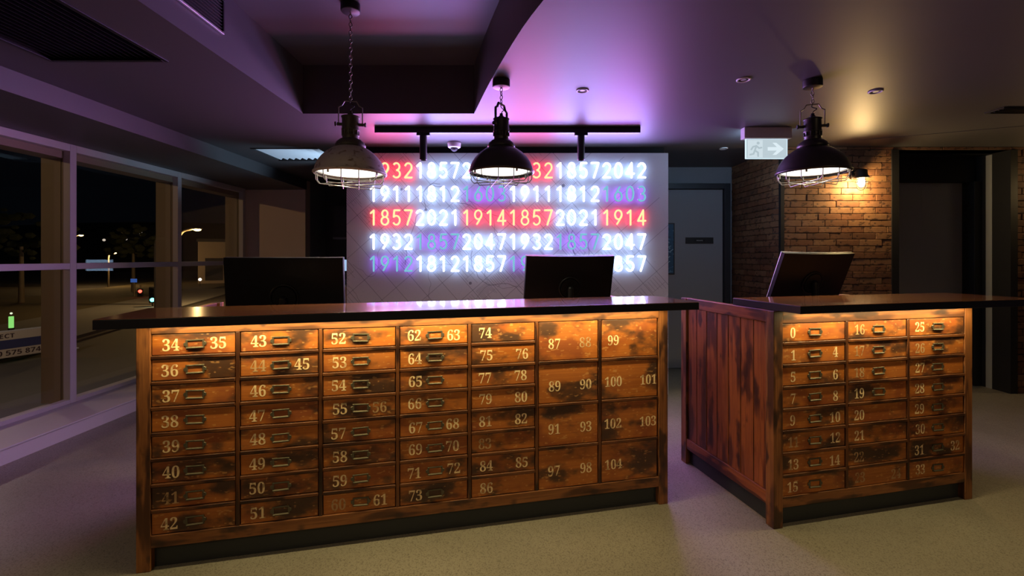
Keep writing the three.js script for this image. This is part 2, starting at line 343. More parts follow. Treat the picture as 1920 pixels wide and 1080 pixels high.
// ---------------------------------------------------------------- private door
{
  const t = new THREE.Group(); t.name = 'door_2'; scene.add(t);
  t.userData = { kind: 'structure', label: 'grey flush door in a navy frame', category: 'door' };
  const z = -5.5, x0 = 1.66, x1 = 2.545;
  part('door_leaf', rbb(x0, x1, 0.008, 2.165, z - 0.02, z + 0.005, 0.003), M.door, t);
  part('frame_post', rbb(x1 + 0.004, x1 + 0.075, 0, 2.235, z - 0.03, z + 0.05, 0.004), M.navy, t);
  part('frame_post', rbb(x0 - 0.075, x0 - 0.004, 0, 2.235, z - 0.03, z + 0.05, 0.004), M.navy, t);
  part('frame_head', rbb(x0 - 0.004, x1 + 0.004, 2.168, 2.235, z - 0.03, z + 0.05, 0.004), M.navy, t);
  const s = thing('door_sign', 'small black plate reading PRIVATE on the grey door', 'sign', [2.262, 1.55, z + 0.006]);
  part('plate', rbox(0.335, 0.074, 0.008, 0.002, 0, 0, 0.004), M.black, s);
  const lt = canvasTex(256, 64, (g, w, h) => { g.fillStyle = '#0a0a0c'; g.fillRect(0, 0, w, h); g.fillStyle = '#b9b6b4'; g.font = 'bold 40px sans-serif'; g.textAlign = 'center'; g.textBaseline = 'middle'; g.fillText('PRIVATE', w / 2, h / 2 + 2); });
  const pl = new THREE.PlaneGeometry(0.125, 0.03); pl.translate(0, 0, 0.0085); part('lettering', pl, std({ map: lt, roughness: 0.6 }), s);
  const ptex = canvasTex(128, 256, (g, w, h) => { g.fillStyle = '#2b5a78'; g.fillRect(0, 0, w, h); for (let i = 0; i < 160; i++) { g.strokeStyle = ['#4f8fae', '#1d3f58', '#8fb9cb'][i % 3]; g.lineWidth = 1 + rnd() * 4; g.beginPath(); const x = rnd() * w, y = rnd() * h; g.moveTo(x, y); g.lineTo(x + rr(-30, 30), y + rr(-14, 14)); g.stroke(); } });
  const p = thing('wall_poster', 'narrow blue picture half hidden behind the map wall', 'picture', [1.79, 1.45, z + 0.006]);
  part('frame', rbox(0.34, 0.62, 0.014, 0.003, 0, 0, 0.007), M.navy, p);
  const pg = new THREE.PlaneGeometry(0.31, 0.59); pg.translate(0, 0, 0.0146); part('print', pg, std({ map: ptex, roughness: 0.5 }), p);
}
// ================================================================ CEILING FITTINGS
{
  const [a, b, c, d] = grilleA;
  const t = thing('air_grille', 'large black slatted air grille in the ceiling by the windows', 'vent', [(a + b) / 2, CEIL, -(c + d) / 2]);
  const w = b - a, l = d - c;
  part('plenum', [bb(-w / 2, w / 2, 0.24, 0.26, -l / 2, l / 2), bb(-w / 2 - 0.01, -w / 2, 0.0, 0.26, -l / 2, l / 2), bb(w / 2, w / 2 + 0.01, 0, 0.26, -l / 2, l / 2), bb(-w / 2, w / 2, 0, 0.26, -l / 2 - 0.01, -l / 2), bb(-w / 2, w / 2, 0, 0.26, l / 2, l / 2 + 0.01)], M.blackGap, t);
  for (const s of [-1, 1]) part('frame_bar', rbb(s * w / 2 - 0.012, s * w / 2 + 0.012, -0.006, 0.004, -l / 2 - 0.01, l / 2 + 0.01, 0.002), M.blackMetal, t);
  for (const s of [-1, 1]) part('frame_bar', rbb(-w / 2 + 0.013, w / 2 - 0.013, -0.006, 0.004, s * l / 2 - 0.012, s * l / 2 + 0.012, 0.002), M.blackMetal, t);
  for (let k = 0; k < 17; k++) { const g = box(0.003, 0.03, l - 0.03); g.rotateZ(0.5); part('slat', g.translate(-w / 2 + 0.035 + k * (w - 0.07) / 16, 0.018, 0), M.blackMetal, t); }
}
{
  const [a, b, c, d] = grilleB;
  const t = thing('air_diffuser', 'small white louvred ceiling diffuser catching light behind the pale lamp', 'vent', [(a + b) / 2, CEIL, -(c + d) / 2]);
  const w = b - a, l = d - c;
  part('plenum', [bb(-w / 2, w / 2, 0.24, 0.26, -l / 2, l / 2), bb(-w / 2 - 0.01, -w / 2, 0.0, 0.26, -l / 2, l / 2), bb(w / 2, w / 2 + 0.01, 0, 0.26, -l / 2, l / 2), bb(-w / 2, w / 2, 0, 0.26, -l / 2 - 0.01, -l / 2), bb(-w / 2, w / 2, 0, 0.26, l / 2, l / 2 + 0.01)], M.blackGap, t);
  for (const s of [-1, 1]) part('frame_bar', rbb(-w / 2, w / 2, -0.006, 0.004, s * l / 2 - 0.014, s * l / 2 + 0.014, 0.002), M.blackMetal, t);
  for (let k = 0; k < 9; k++) { const g = box(0.06, 0.004, l - 0.03); g.rotateZ(0.75); part('louvre', g.translate(-w / 2 + 0.05 + k * (w - 0.1) / 8, 0.022, 0), M.whitePlastic, t); }
}
{
  const t = thing('wall_grille', 'black slatted air grille on the side of the ceiling recess', 'vent', [CX, EYE + 1.31, -1.9]);
  part('backing', bb(0, 0.006, -0.09, 0.09, -0.58, 0.58), M.blackGap, t);
  for (const s of [-1, 1]) part('frame_bar', rbb(0.004, 0.018, s * 0.09 - 0.006, s * 0.09 + 0.006, -0.585, 0.585, 0.002), s < 0 ? M.aluminium : M.blackMetal, t);
  for (const s of [-1, 1]) part('frame_bar', rbb(0.004, 0.018, -0.083, 0.083, s * 0.58 - 0.006, s * 0.58 + 0.006, 0.002), M.blackMetal, t);
  for (let k = 0; k < 9; k++) { const g = box(0.012, 0.003, 1.14); g.rotateZ(0.5); part('slat', g.translate(0.011, -0.07 + k * 0.0175, 0), M.blackMetal, t); }
}
{
  const t = thing('slot_vent', 'black ceiling vent at the far right above the lift', 'vent', [3.78, CEIL, -3.37]);
  part('frame', rbox(0.42, 0.008, 0.14, 0.003, 0, -0.004, 0), M.black, t);
  for (let k = 0; k < 4; k++) part('slat', box(0.38, 0.006, 0.008, 0, -0.011, -0.045 + k * 0.03), M.blackMetal, t);
}
// recessed downlights, switched off
[[0.46, 2.97, 'switched off recessed downlight above the middle monitor'], [1.42, 2.79, 'switched off recessed downlight left of the right pendant'], [2.39, 2.99, 'switched off recessed downlight right of the right pendant'], [2.12, 4.56, 'small recessed downlight near the private door']].forEach(([x, d, label]) => {
  const t = thing('downlight', label, 'downlight', [x, CEIL, -d], 0, 'recessed ceiling downlights');
  const g = new THREE.TorusGeometry(0.036, 0.006, 8, 32); g.rotateX(Math.PI / 2); part('trim_ring', g.translate(0, -0.002, 0), M.whitePlastic, t);
  part('baffle', new THREE.LatheGeometry([[0.001, -0.001], [0.02, -0.0015], [0.032, -0.003]].map((p) => new THREE.Vector2(...p)), 28), M.black, t);
  part('lens', cyl(0.016, 0.016, 0.002, 0, -0.003, 0), M.steel, t);
});
// track with two spots
{
  const d = 3.82, y = CEIL;
  const t = thing('track_light', 'black ceiling track with two short cylinder spots above the neon', 'track light', [0, y, -d]);
  part('track', rbb(-1.15, 1.075, -0.05, 0, -0.018, 0.018, 0.003), M.blackMetal, t);
  for (const x of [-0.745, 0.58]) {
    part('adaptor', rbb(x - 0.055, x + 0.055, -0.072, -0.05, -0.016, 0.016, 0.004), M.blackMetal, t);
    part('spot_body', new THREE.LatheGeometry([[0, 0], [0.028, 0], [0.03, -0.003], [0.03, -0.2], [0.027, -0.205], [0.024, -0.195], [0, -0.19]].map((p) => new THREE.Vector2(...p)), 28).translate(x, -0.072, 0), M.blackMetal, t);
  }
}
// dome camera
{
  const t = thing('dome_camera', 'white dome security camera on the ceiling between the pendants', 'camera', [-0.55, CEIL, -4.33]);
  part('housing', new THREE.LatheGeometry([[0, 0], [0.062, 0], [0.064, -0.01], [0.06, -0.045], [0.048, -0.052], [0, -0.052]].map((p) => new THREE.Vector2(...p)), 32), M.whitePlastic, t);
  const g = new THREE.SphereGeometry(0.036, 24, 12, 0, Math.PI * 2, Math.PI / 2, Math.PI / 2); part('dome', g.translate(0, -0.05, 0), M.black, t);
}
// exit sign
{
  const t = thing('exit_sign', 'glowing white running man exit sign with an arrow, hung from the ceiling', 'exit sign', [2.145, CEIL, -3.84]);
  part('housing', rbox(0.4, 0.095, 0.07, 0.006, 0, -0.048, 0), M.whitePlastic, t);
  const lt = canvasTex(512, 256, (g, w, h) => {
    g.fillStyle = '#cfd6d9'; g.fillRect(0, 0, w, h); g.fillStyle = '#e3e8ea'; g.fillRect(18, 10, 190, 236);
    g.strokeStyle = '#c3cbce'; g.lineCap = 'round'; g.lineJoin = 'round'; g.lineWidth = 22;
    const pl = (p) => { g.beginPath(); p.forEach(([x, y], i) => i ? g.lineTo(x, y) : g.moveTo(x, y)); g.stroke(); };
    g.fillStyle = '#c3cbce'; g.beginPath(); g.arc(150, 50, 19, 0, 7); g.fill();
    pl([[128, 88], [108, 150]]); pl([[128, 88], [86, 100], [64, 136]]); pl([[128, 88], [160, 118], [192, 112]]); pl([[108, 150], [92, 196], [50, 206]]); pl([[108, 150], [148, 176], [150, 226]]);
    g.fillStyle = '#f4f8fa'; g.beginPath();[[270, 104], [385, 104], [330, 46], [378, 46], [474, 128], [378, 210], [330, 210], [385, 152], [270, 152]].forEach(([x, y], i) => i ? g.lineTo(x, y) : g.moveTo(x, y)); g.fill();
  });
  const face = std({ color: 0x000000, emissive: lin(0.85, 0.95, 1), emissiveMap: lt, emissiveIntensity: 0.95, roughness: 0.4 });
  part('blade', rbb(-0.177, 0.177, -0.262, -0.09, -0.006, 0.006, 0.002), glow(0.62, 0.82, 1, 1.3), t);
  const pg = new THREE.PlaneGeometry(0.342, 0.16); pg.translate(0, -0.178, 0.0065); part('pictogram', pg, face, t);
  const l = new THREE.PointLight(lin(0.45, 0.7, 1), LV.exit * 0.35); l.position.set(0, -0.05, -0.1); l.castShadow = true; t.add(l);
}
// ================================================================ PENDANT LAMPS
function pendant(label, x, d, rim, top, shadeMat, turn, chunky, wireMat, neckMat = shadeMat) {
  const t = thing('pendant_lamp', label, 'pendant lamp', [x, EYE + rim, -d], turn, 'industrial dome pendants');
  const P = (a) => a.map((p) => new THREE.Vector2(...p));
  const dome = [[0.1985, 0], [0.2035, 0.004], [0.203, 0.012], [0.196, 0.016], [0.192, 0.035], [0.18, 0.065], [0.16, 0.095], [0.132, 0.124], [0.1, 0.147], [0.075, 0.158]];
  part('shade', new THREE.LatheGeometry(P([...dome, ...dome.slice().reverse().map(([a, b]) => [a - 0.004, b - 0.003])]), 56), shadeMat, t);
  part('collar', new THREE.LatheGeometry(P([[0.076, 0.155], [0.084, 0.158], [0.084, 0.172], [0.078, 0.176], [0.078, 0.184], [0.07, 0.19], [0.06, 0.2], [0.047, 0.206], [0, 0.206]]), 40), neckMat, t);
  part('neck', new THREE.LatheGeometry(P([[0.045, 0.2], [0.045, 0.222], [0.049, 0.224], [0.049, 0.228], [0.044, 0.23], [0.044, 0.25], [0.05, 0.253], [0.05, 0.262], [0.047, 0.264], [0.047, 0.326], [0.051, 0.328], [0.051, 0.334], [0.03, 0.342], [0, 0.342]]), 36), neckMat, t);
  for (let k = 0; k < 12; k++) { const a = k * Math.PI / 6; part('cooling_fin', box(0.004, 0.03, 0.006, 0.047 * Math.cos(a), 0.24, 0.047 * Math.sin(a)), neckMat, t); }
  part('gland', new THREE.LatheGeometry(P([[0, 0.34], [0.016, 0.34], [0.016, 0.352], [0.01, 0.356], [0.01, 0.368], [0, 0.37]]), 16), neckMat, t);
  // yoke
  const yr = chunky ? 0.0075 : 0.0032, yw = 0.066;
  part('yoke', poly([[-yw, 0.29, 0], [-yw, 0.388, 0], [-yw * 0.72, 0.398, 0], [-yw * 0.5, 0.424, 0], [yw * 0.5, 0.424, 0], [yw * 0.72, 0.398, 0], [yw, 0.388, 0], [yw, 0.29, 0]], yr), wireMat, t);
  for (const s of [-1, 1]) {
    const g = cyl(0.009, 0.009, 0.03, 0, 0, 0, 14); g.rotateZ(Math.PI / 2); part('yoke_bolt', g.translate(s * (yw - 0.006), 0.29, 0), neckMat, t);
    const k = cyl(0.014, 0.014, 0.008, 0, 0, 0, 6); k.rotateZ(Math.PI / 2); part('wing_nut', k.translate(s * (yw + 0.016), 0.29, 0), neckMat, t);
  }
  part('cable', tube([[0, 0.365, 0], [0.004, 0.38, 0.004], [0.022, 0.395, 0.004], [-0.004, 0.408, 0], [0, 0.43, 0]], 0.0028, 20), M.black, t);
  // chain
  const span = top - rim, yTop = span - 0.045, link = 0.03; let y = 0.432, i = 0;
  for (; y < yTop; y += link * 0.78, i++) {
    const g = new THREE.TorusGeometry(0.0085, 0.0024, 5, 14); g.scale(1, link / 0.022, 1); if (i % 2) g.rotateY(Math.PI / 2); part('chain_link', g.translate(0, y + link / 2 - 0.004, 0), wireMat, t);
  }
  part('canopy', new THREE.LatheGeometry(P([[0, span], [0.05, span], [0.054, span - 0.004], [0.054, span - 0.042], [0.05, span - 0.048], [0, span - 0.05]]), 36), chunky ? M.shadeDark : M.shadeDark, t);
  // glowing diffuser and light
  part('diffuser', new THREE.LatheGeometry(P([[0, 0.002], [0.1, 0.004], [0.16, 0.012], [0.185, 0.022], [0.185, 0.026], [0, 0.02]]), 40), glow(1, 0.95, 0.84, 2.2), t);
  part('clamp_ring', new THREE.TorusGeometry(0.187, 0.005, 6, 48).rotateX(Math.PI / 2).translate(0, 0.014, 0), wireMat, t);
  // wire guard
  const R = 0.19, guard = [];
  for (let k = 0; k < 3; k++) {
    const a = k * Math.PI / 3 + 0.35, c = Math.cos(a), s = Math.sin(a), o = 0.045;
    const q = (u, v, yy) => [c * u - s * v, yy, s * u + c * v];
    for (const v of [-o, o]) {
      const e = Math.sqrt(R * R - v * v), yy = -0.052 - (k % 3) * 0.006;
      guard.push(...poly([q(-e, v, 0.008), q(-e + 0.002, v, yy + 0.02), q(-e + 0.02, v, yy), q(e - 0.02, v, yy), q(e - 0.002, v, yy + 0.02), q(e, v, 0.008)], 0.0027, 6));
    }
  }
  part('wire_guard', guard, wireMat, t);
  for (let k = 0; k < 4; k++) { const a = k * Math.PI / 2 + 0.5; part('clip', cyl(0.006, 0.006, 0.02, 0.18 * Math.cos(a), -0.004, 0.18 * Math.sin(a), 8), wireMat, t); }
  const l = new THREE.SpotLight(lin(1, 0.86, 0.6), LV.pendant, 0, 1.22, 0.5); l.position.set(0, -0.006, 0); l.target.position.set(0, -1, 0); l.castShadow = true; l.shadow.radius = 6; t.add(l); t.add(l.target);
  return t;
}
pendant('pale weathered grey dome pendant on a long chain, leftmost', -0.93, 2.62, 0.473, 1.458, M.shadePale, 0.15, false, M.wire, M.neckGrey);
pendant('dark dome pendant in the middle with thick yoke arms', -0.066, 2.8, 0.515, 1.09, M.shadeDark, 1.05, true, M.wireDark);
pendant('dark dome pendant beside the exit sign and brick wall', 1.85, 2.8, 0.515, 1.09, M.shadeDark, -0.25, false, M.wire);
// caged wall lamps
for (const [lx, label, power] of [[3.37, 'caged bulkhead lamp glowing warm on the brick wall', 1], [5.65, 'second caged lamp on the brick wall beyond the lift', 0.55]]) {
  const t = thing('wall_lamp', label, 'wall lamp', [lx, EYE + 0.78, ZB + 0.003], 0, 'caged wall lamps');
  part('bracket', [rbox(0.06, 0.09, 0.02, 0.005, 0, 0.03, 0.012), bar([0, 0.05, 0.02], [0, 0.06, 0.1], 0.012)], M.shadeDark, t);
  part('cap', new THREE.LatheGeometry([[0, 0.07], [0.03, 0.068], [0.046, 0.055], [0.05, 0.01], [0.062, -0.004], [0.062, -0.018], [0.04, -0.02], [0, -0.02]].map((p) => new THREE.Vector2(...p)), 28).translate(0, 0, 0.11), M.shadeDark, t);
  part('bulb', new THREE.SphereGeometry(0.03, 20, 14).scale(1, 1.6, 1).translate(0, -0.06, 0.11), glow(1, 0.82, 0.5, 9), t);
  part('glass_jar', new THREE.LatheGeometry([[0.039, -0.012], [0.041, -0.06], [0.036, -0.1], [0.02, -0.118], [0, -0.122]].map((p) => new THREE.Vector2(...p)), 28).translate(0, 0, 0.11), M.glass, t);
  const cage = [];
  for (let k = 0; k < 2; k++) { const a = k * Math.PI / 2, c = Math.cos(a), s = Math.sin(a); cage.push(tube([[-0.05, -0.012], [-0.05, -0.08], [-0.04, -0.118], [0, -0.135], [0.04, -0.118], [0.05, -0.08], [0.05, -0.012]].map(([u, y]) => [c * u, y, s * u + 0.11]), 0.003, 28)); }
  cage.push(new THREE.TorusGeometry(0.051, 0.003, 6, 32).rotateX(Math.PI / 2).translate(0, -0.06, 0.11));
  part('cage', cage, M.shadeDark, t);
  const l = new THREE.PointLight(lin(1, 0.66, 0.27), LV.wallLamp * power); l.position.set(0, -0.06, 0.11); l.castShadow = true; l.shadow.radius = 1.4; t.add(l);
}
// ================================================================ NEON SIGN
const arc = (cx, cy, rx, ry, a0, a1, n = 10) => Array.from({ length: n + 1 }, (_, i) => { const a = (a0 + (a1 - a0) * i / n) * Math.PI / 180; return [cx + rx * Math.cos(a), cy + ry * Math.sin(a)]; });
const STROKES = {   // in a box 0.6 wide and 1 high; [points, smooth, closed]
  0: [[arc(0.3, 0.5, 0.27, 0.5, 90, 430, 16), true, true]],
  1: [[[[0.1, 0.8], [0.34, 0.99], [0.34, 0]], false]],
  2: [[[...arc(0.3, 0.71, 0.27, 0.28, 165, -30, 10), [0.36, 0.36], [0.04, 0.0]], true], [[[0.04, 0], [0.58, 0]], false]],
  3: [[arc(0.28, 0.755, 0.25, 0.245, 150, -90, 10), true], [arc(0.28, 0.255, 0.29, 0.255, 90, -150, 10), true]],
  4: [[[[0.42, 0], [0.42, 1], [0.0, 0.27], [0.6, 0.27]], false]],
  5: [[[[0.54, 1], [0.12, 1], [0.07, 0.54]], false], [[[0.07, 0.54], ...arc(0.28, 0.31, 0.28, 0.31, 105, -150, 10)], true]],
  6: [[[[0.44, 1], [0.2, 0.66], [0.04, 0.36]], true], [arc(0.3, 0.31, 0.27, 0.31, 0, 340, 16), true, true]],
  7: [[[[0.02, 1], [0.58, 1], [0.22, 0]], false]],
  8: [[arc(0.3, 0.765, 0.22, 0.235, 0, 340, 14), true, true], [arc(0.3, 0.265, 0.28, 0.265, 0, 340, 14), true, true]],
  9: [[[[0.16, 0], [0.4, 0.34], [0.56, 0.64]], true], [arc(0.3, 0.69, 0.27, 0.31, 0, 340, 16), true, true]],
};
const DH = 0.14;
function digitGeo(ch, r, z) {
  const out = [];
  for (const [pts, smooth, closed] of STROKES[ch]) {
    const p = pts.map(([x, y]) => [(x - 0.3) * DH * 0.86, (y - 0.5) * DH, z]);
    if (smooth) out.push(tube(p, r, closed ? 26 : 20, 6, !!closed)); else out.push(...poly(p, r, 6));
  }
  return mergeGeometries(out.map((g) => (g.index ? g.toNonIndexed() : g)));
}
const digits = {};
for (const ch of '0123456789') {
  const back = digitGeo(ch, 0.0115, 0); back.scale(1, 1, 0.45); back.translate(0, 0, 0.0465);
  digits[ch] = mergeGeometries([digitGeo(ch, 0.0095, 0.055), digitGeo(ch, 0.006, 0.03), back], true);
}
{
  const tone = {
    w: [glow(0.9, 0.9, 1, 4.5 * LV.signGlow), glow(0.36, 0.6, 1, LV.signHalo), [0.42, 0.33, 1], 1],
    r: [glow(1, 0.74, 0.34, 1.25 * LV.signGlow), glow(1, 0.015, 0.05, LV.signHalo * 1.25), [1, 0.07, 0.25], 0.75],
    v: [glow(0.2, 0.52, 0.66, 1.0 * LV.signGlow), glow(0.34, 0.12, 1, LV.signHalo * 0.7), [0.4, 0.16, 1], 1.2],
  };
  const rows = [
    ['1932r', '1857w', '2042w', '1932r', '1857w', '2042w'],
    ['1911w', '1812w', '1603v', '1911w', '1812w', '1603v'],
    ['1857r', '2021w', '1914r', '1857r', '2021w', '1914r'],
    ['1932w', '1857v', '2047w', '1932w', '1857v', '2047w'],
    ['1912v', '1812w', '1857w', '1912v', '1812w', '1857w'],
  ];
  const ys = [0.842, 0.615, 0.384, 0.15, -0.064], x0 = -1.347, pitch = 0.1133;
  const t = thing('neon_sign', 'wall sized sign of glowing neon year numbers in white, red and violet', 'neon sign', [0, 0, PZ]);
  rows.forEach((row, ri) => row.forEach((cell, ci) => {
    const [front, halo, col, k] = tone[cell[4]];
    const g = new THREE.Group(); g.name = 'year_number'; g.userData = { label: { w: 'white', r: 'red', v: 'violet' }[cell[4]] + ' glowing year ' + cell.slice(0, 4) };
    g.position.set(x0 + (ci * 4 + 1.5) * pitch, EYE + ys[ri], 0); t.add(g);
    for (let i = 0; i < 4; i++) { const m = shade(new THREE.Mesh(digits[cell[i]], [front, halo, M.whitePlastic])); m.name = 'digit'; m.position.x = (i - 1.5) * pitch; g.add(m); }
    const l = new THREE.RectAreaLight(lin(...col), ri < 3 ? LV.signArea * k : 0.7 * k, pitch * 4, DH); l.position.set(0, 0, 0.07); l.rotation.y = Math.PI; g.add(l);
  }));
}
// ================================================================ RECEPTION COUNTERS
const font = await new FontLoader().loadAsync('fonts/droid/droid_serif_bold.typeface.json');
const numeralCache = {};
function numeralGeo(text, size) {
  const key = text + size; if (numeralCache[key]) return numeralCache[key];
  const g = new THREE.ShapeGeometry(font.generateShapes(text, size), 5);
  g.computeBoundingBox(); const b = g.boundingBox; g.translate(-(b.min.x + b.max.x) / 2, -(b.min.y + b.max.y) / 2, 0); g.scale(0.84, 1, 1);
  const p = g.attributes.position, uv = new Float32Array(p.count * 2), ou = rnd(), ov = rnd();
  for (let i = 0; i < p.count; i++) { uv[2 * i] = p.getX(i) * 2.2 + ou; uv[2 * i + 1] = p.getY(i) * 2.2 + ov; }
  g.setAttribute('uv', new THREE.BufferAttribute(uv, 2)); return numeralCache[key] = g;
}
const holderGeo = (() => {
  const s = new THREE.Shape(); const w = 0.035, h = 0.0185;
  s.moveTo(-w, -h); s.lineTo(w, -h); s.lineTo(w, -0.009); s.lineTo(w + 0.008, -0.005); s.lineTo(w + 0.008, 0.005); s.lineTo(w, 0.009); s.lineTo(w, h); s.lineTo(-w, h); s.lineTo(-w, 0.009); s.lineTo(-w - 0.008, 0.005); s.lineTo(-w - 0.008, -0.005); s.lineTo(-w, -0.009); s.closePath();
  const o = new THREE.Path(); o.moveTo(-w + 0.005, -h + 0.005); o.lineTo(-w + 0.005, h - 0.004); o.lineTo(w - 0.005, h - 0.004); o.lineTo(w - 0.005, -h + 0.005); o.closePath(); s.holes.push(o);
  const frame = new THREE.ExtrudeGeometry(s, { depth: 0.003, bevelEnabled: true, bevelSize: 0.0012, bevelThickness: 0.0012, bevelSegments: 1 });
  const lip = new THREE.CylinderGeometry(0.0034, 0.0034, 0.066, 10, 1); lip.rotateZ(Math.PI / 2); lip.translate(0, -h + 0.002, 0.005);
  return mergeGeometries([frame, lip].map((g) => (g.index ? g.toNonIndexed() : g)));
})();
const DEPTH = 0.79, TOPY = 1.0815;
function counter(o) {
  const t = thing('drawer_counter', o.label, 'counter', [o.x, 0, -o.d], o.turn);
  const L = o.len, P = 0.054, dw = o.dw, gap = o.gap, r0 = 1.018, r1 = 0.152, nR = 8, pitch = (r0 - r1 + 0.016) / nR;
  // posts
  for (const [x, z] of [[0, 0], [L - P, 0], [0, -DEPTH + P], [L - P, -DEPTH + P]]) part('post', frameGeo(rbb(x, x + P, 0, TOPY, z - P, z, 0.003), 'y'), M.frameWood, t);
  part('top_rail', frameGeo(rbb(P, L - P, r0, TOPY, -0.04, -0.002, 0.003)), M.frameWood, t);
  part('bottom_rail', frameGeo(rbb(P, L - P, 0.098, r1, -0.04, -0.002, 0.003)), M.frameWood, t);
  part('toe_kick', bb(P, L - P, 0.0, 0.098, -0.05, -0.034), M.kick, t);
  part('carcass', bb(P, L - P, 0.1, TOPY - 0.01, -0.12, -0.036), M.blackGap, t);
  // columns
  o.cols.forEach((col, c) => {
    const x0 = P + c * (dw + gap), x1 = x0 + dw;
    if (c) part('stile', frameGeo(rbb(x0 - gap + 0.001, x0 - 0.001, r1, r0, -0.036, -0.003, 0.003), 'y'), M.railWood, t);
    const n = col.rows.length, ph = (r0 - r1 + 0.016) / n;
    col.rows.forEach((nums, r) => {
      const y1 = r0 - r * ph, y0 = y1 - ph + 0.016;
      if (r < n - 1) {
        const g = rbox(dw, 0.0165, 0.036, 0.004, (x0 + x1) / 2, y0 - 0.008, -0.018); part('rail', frameGeo(g), M.railWood, t);
      }
      const h = y1 - y0 - 0.004, w = dw - 0.004;
      const d = part('drawer', uvMetres(rbox(w, h, 0.03, 0.003, 0, 0, -0.015), 0.5, 1, rr(0, 2), rr(0, 1)), M.drawer, t);
      d.position.set((x0 + x1) / 2, (y0 + y1) / 2, -0.007 + rr(-0.001, 0.001)); d.rotation.z = rr(-0.003, 0.003);
      const s = col.size ?? 0.052, f = col.at ?? [0.22, 0.78], yo = col.tall ? -0.012 : -0.002;
      nums.forEach((txt, i) => {
        const faded = txt.startsWith('~'), m = part('numeral', numeralGeo(txt.replace('~', ''), s), faded ? M.paintFaded : M.paint, d);
        m.position.set((f[i] - 0.5) * dw + rr(-0.004, 0.004), yo + rr(-0.003, 0.003), 0.0006); m.castShadow = false;
      });
      if (!col.bare && r < (col.holders ?? 99)) { const hd = part('label_holder', holderGeo, M.brass, d); hd.position.set(0.004, -0.001, 0.0005); hd.rotation.z = rr(-0.03, 0.03); hd.userData.label = 'aged brass label holder pull'; }
    });
  });
  // planked sides
  for (const side of [0, 1]) {
    const xo = side ? L : 0, s = side ? -1 : 1, z0 = -P, z1 = -DEPTH + P;
    const sb = (a, b, y0, y1, za, zb, r = 0.003) => rbb(Math.min(xo + s * a, xo + s * b), Math.max(xo + s * a, xo + s * b), y0, y1, za, zb, r);
    part('side_rail', frameGeo(sb(0.004, 0.04, 1.02, TOPY, z1, z0)), M.plank, t);
    part('side_rail', frameGeo(sb(0.004, 0.04, 0.098, 0.165, z1, z0)), M.plank, t);
    part('side_kick', sb(0.03, 0.045, 0, 0.098, z1, z0), M.kick, t);
    const n = 7, pw = (z0 - z1) / n;
    for (let k = 0; k < n; k++) { const zz = z0 - k * pw, jx = 0.012 + rr(0, 0.0015); part('plank', frameGeo(sb(jx, 0.03, 0.165, 1.02, zz - pw + 0.0022, zz - 0.0022, 0.0025), 'y'), M.plank, t); }
    part('side_backing', sb(0.03, 0.036, 0.1, 1.06, z1, z0, 0.001), M.blackGap, t);
  }
  part('staff_desk', bb(0.04, L - 0.04, 0.72, 0.75, -DEPTH + 0.02, -0.12), M.deskWood, t);
  return t;
}
const PHI = 12.65 * Math.PI / 180;
const N = (...a) => a.map((s) => s.split(' '));
counter({
  label: 'long wooden reception counter of numbered drawers 34 to 104', x: -1.6034, d: 1.9386, turn: PHI, len: 2.518, dw: 0.3275, gap: 0.0185,
  cols: [
    { rows: N('34 35', '36', '37', '38', '39', '40', '~41', '42') },
    { rows: N('43', '~44 45', '46', '47', '48', '49', '50', '51') },
    { rows: N('52', '53', '54', '55 ~56', '57', '58', '59', '~60 61') },
    { rows: N('62 63', '64', '65', '66', '67 68', '69 70', '71 72', '73') },
    { rows: N('74', '75 76', '77 78', '79 80', '81 82', '~83', '84 85', '86'), bare: true },
    { rows: N('87 ~88', '89 90', '91 93', '97 98'), bare: true, tall: true, at: [0.26, 0.78] },
    { rows: N('99', '100 101', '102 103', '104'), bare: true, tall: true, at: [0.21, 0.83] },
  ],
});
counter({
  label: 'short wooden reception counter of numbered drawers 0 to 33 with planked side', x: 1.297, d: 2.2535, turn: PHI, len: 1.305, dw: 0.3865, gap: 0.0187,
  cols: [
    { rows: N('0', '1 4', '5 6', '7 8', '9 10', '~11 12', '13 14', '15'), at: [0.17, 0.84], size: 0.052 },
    { rows: N('~16', '~17', '~18', '19', '20', '21', '~22', '~23 ~24'), at: [0.19, 0.81], holders: 4, size: 0.052 },
    { rows: N('25', '~26', '27', '28', '29', '30', '31 32', '33'), at: [0.19, 0.83], size: 0.052 },
  ],
});
function countertop(label, x, d, turn, len, depth, led) {
  const t = thing('countertop', label, 'countertop', [x, TOPY + 0.0008, -d], turn, 'polished counter tops');
  part('slab', rbb(0, len, 0, 0.0365, -depth, 0, 0.002), M.topEdge, t);
  part('top_panel', uvMetres(rbb(0.002, len - 0.002, 0.0365, 0.0385, -depth + 0.002, -0.002, 0.0008), 0.9, 0.9, len, 0), M.topWood, t);
  const g = new THREE.Group(); g.name = 'led_strip'; t.add(g); g.position.set(led.x, 0, led.z); g.rotation.y = led.turn;
  part('strip_lens', bb(0.005, led.len - 0.005, -0.0006, 0.003, -0.006, 0.006), glow(1, 0.8, 0.37, 3), g);
  const l = new THREE.RectAreaLight(lin(1, 0.8, 0.37), LV.led, led.len - 0.02, 0.014); l.position.set(led.len / 2, -0.003, 0); l.rotation.x = -Math.PI / 2; g.add(l);
}
countertop('long polished wood counter top with black edge over drawers 34 to 104', -1.535, 1.663, 14.7 * Math.PI / 180, 2.572, 0.4, { x: 0.06, z: -0.215, turn: -2.05 * Math.PI / 180, len: 2.42 });
countertop('shorter polished wood counter top with black edge over drawers 0 to 33', 1.35, 2.128, 13.4 * Math.PI / 180, 1.6, 0.45, { x: 0.06, z: -0.075, turn: -0.75 * Math.PI / 180, len: 1.2 });

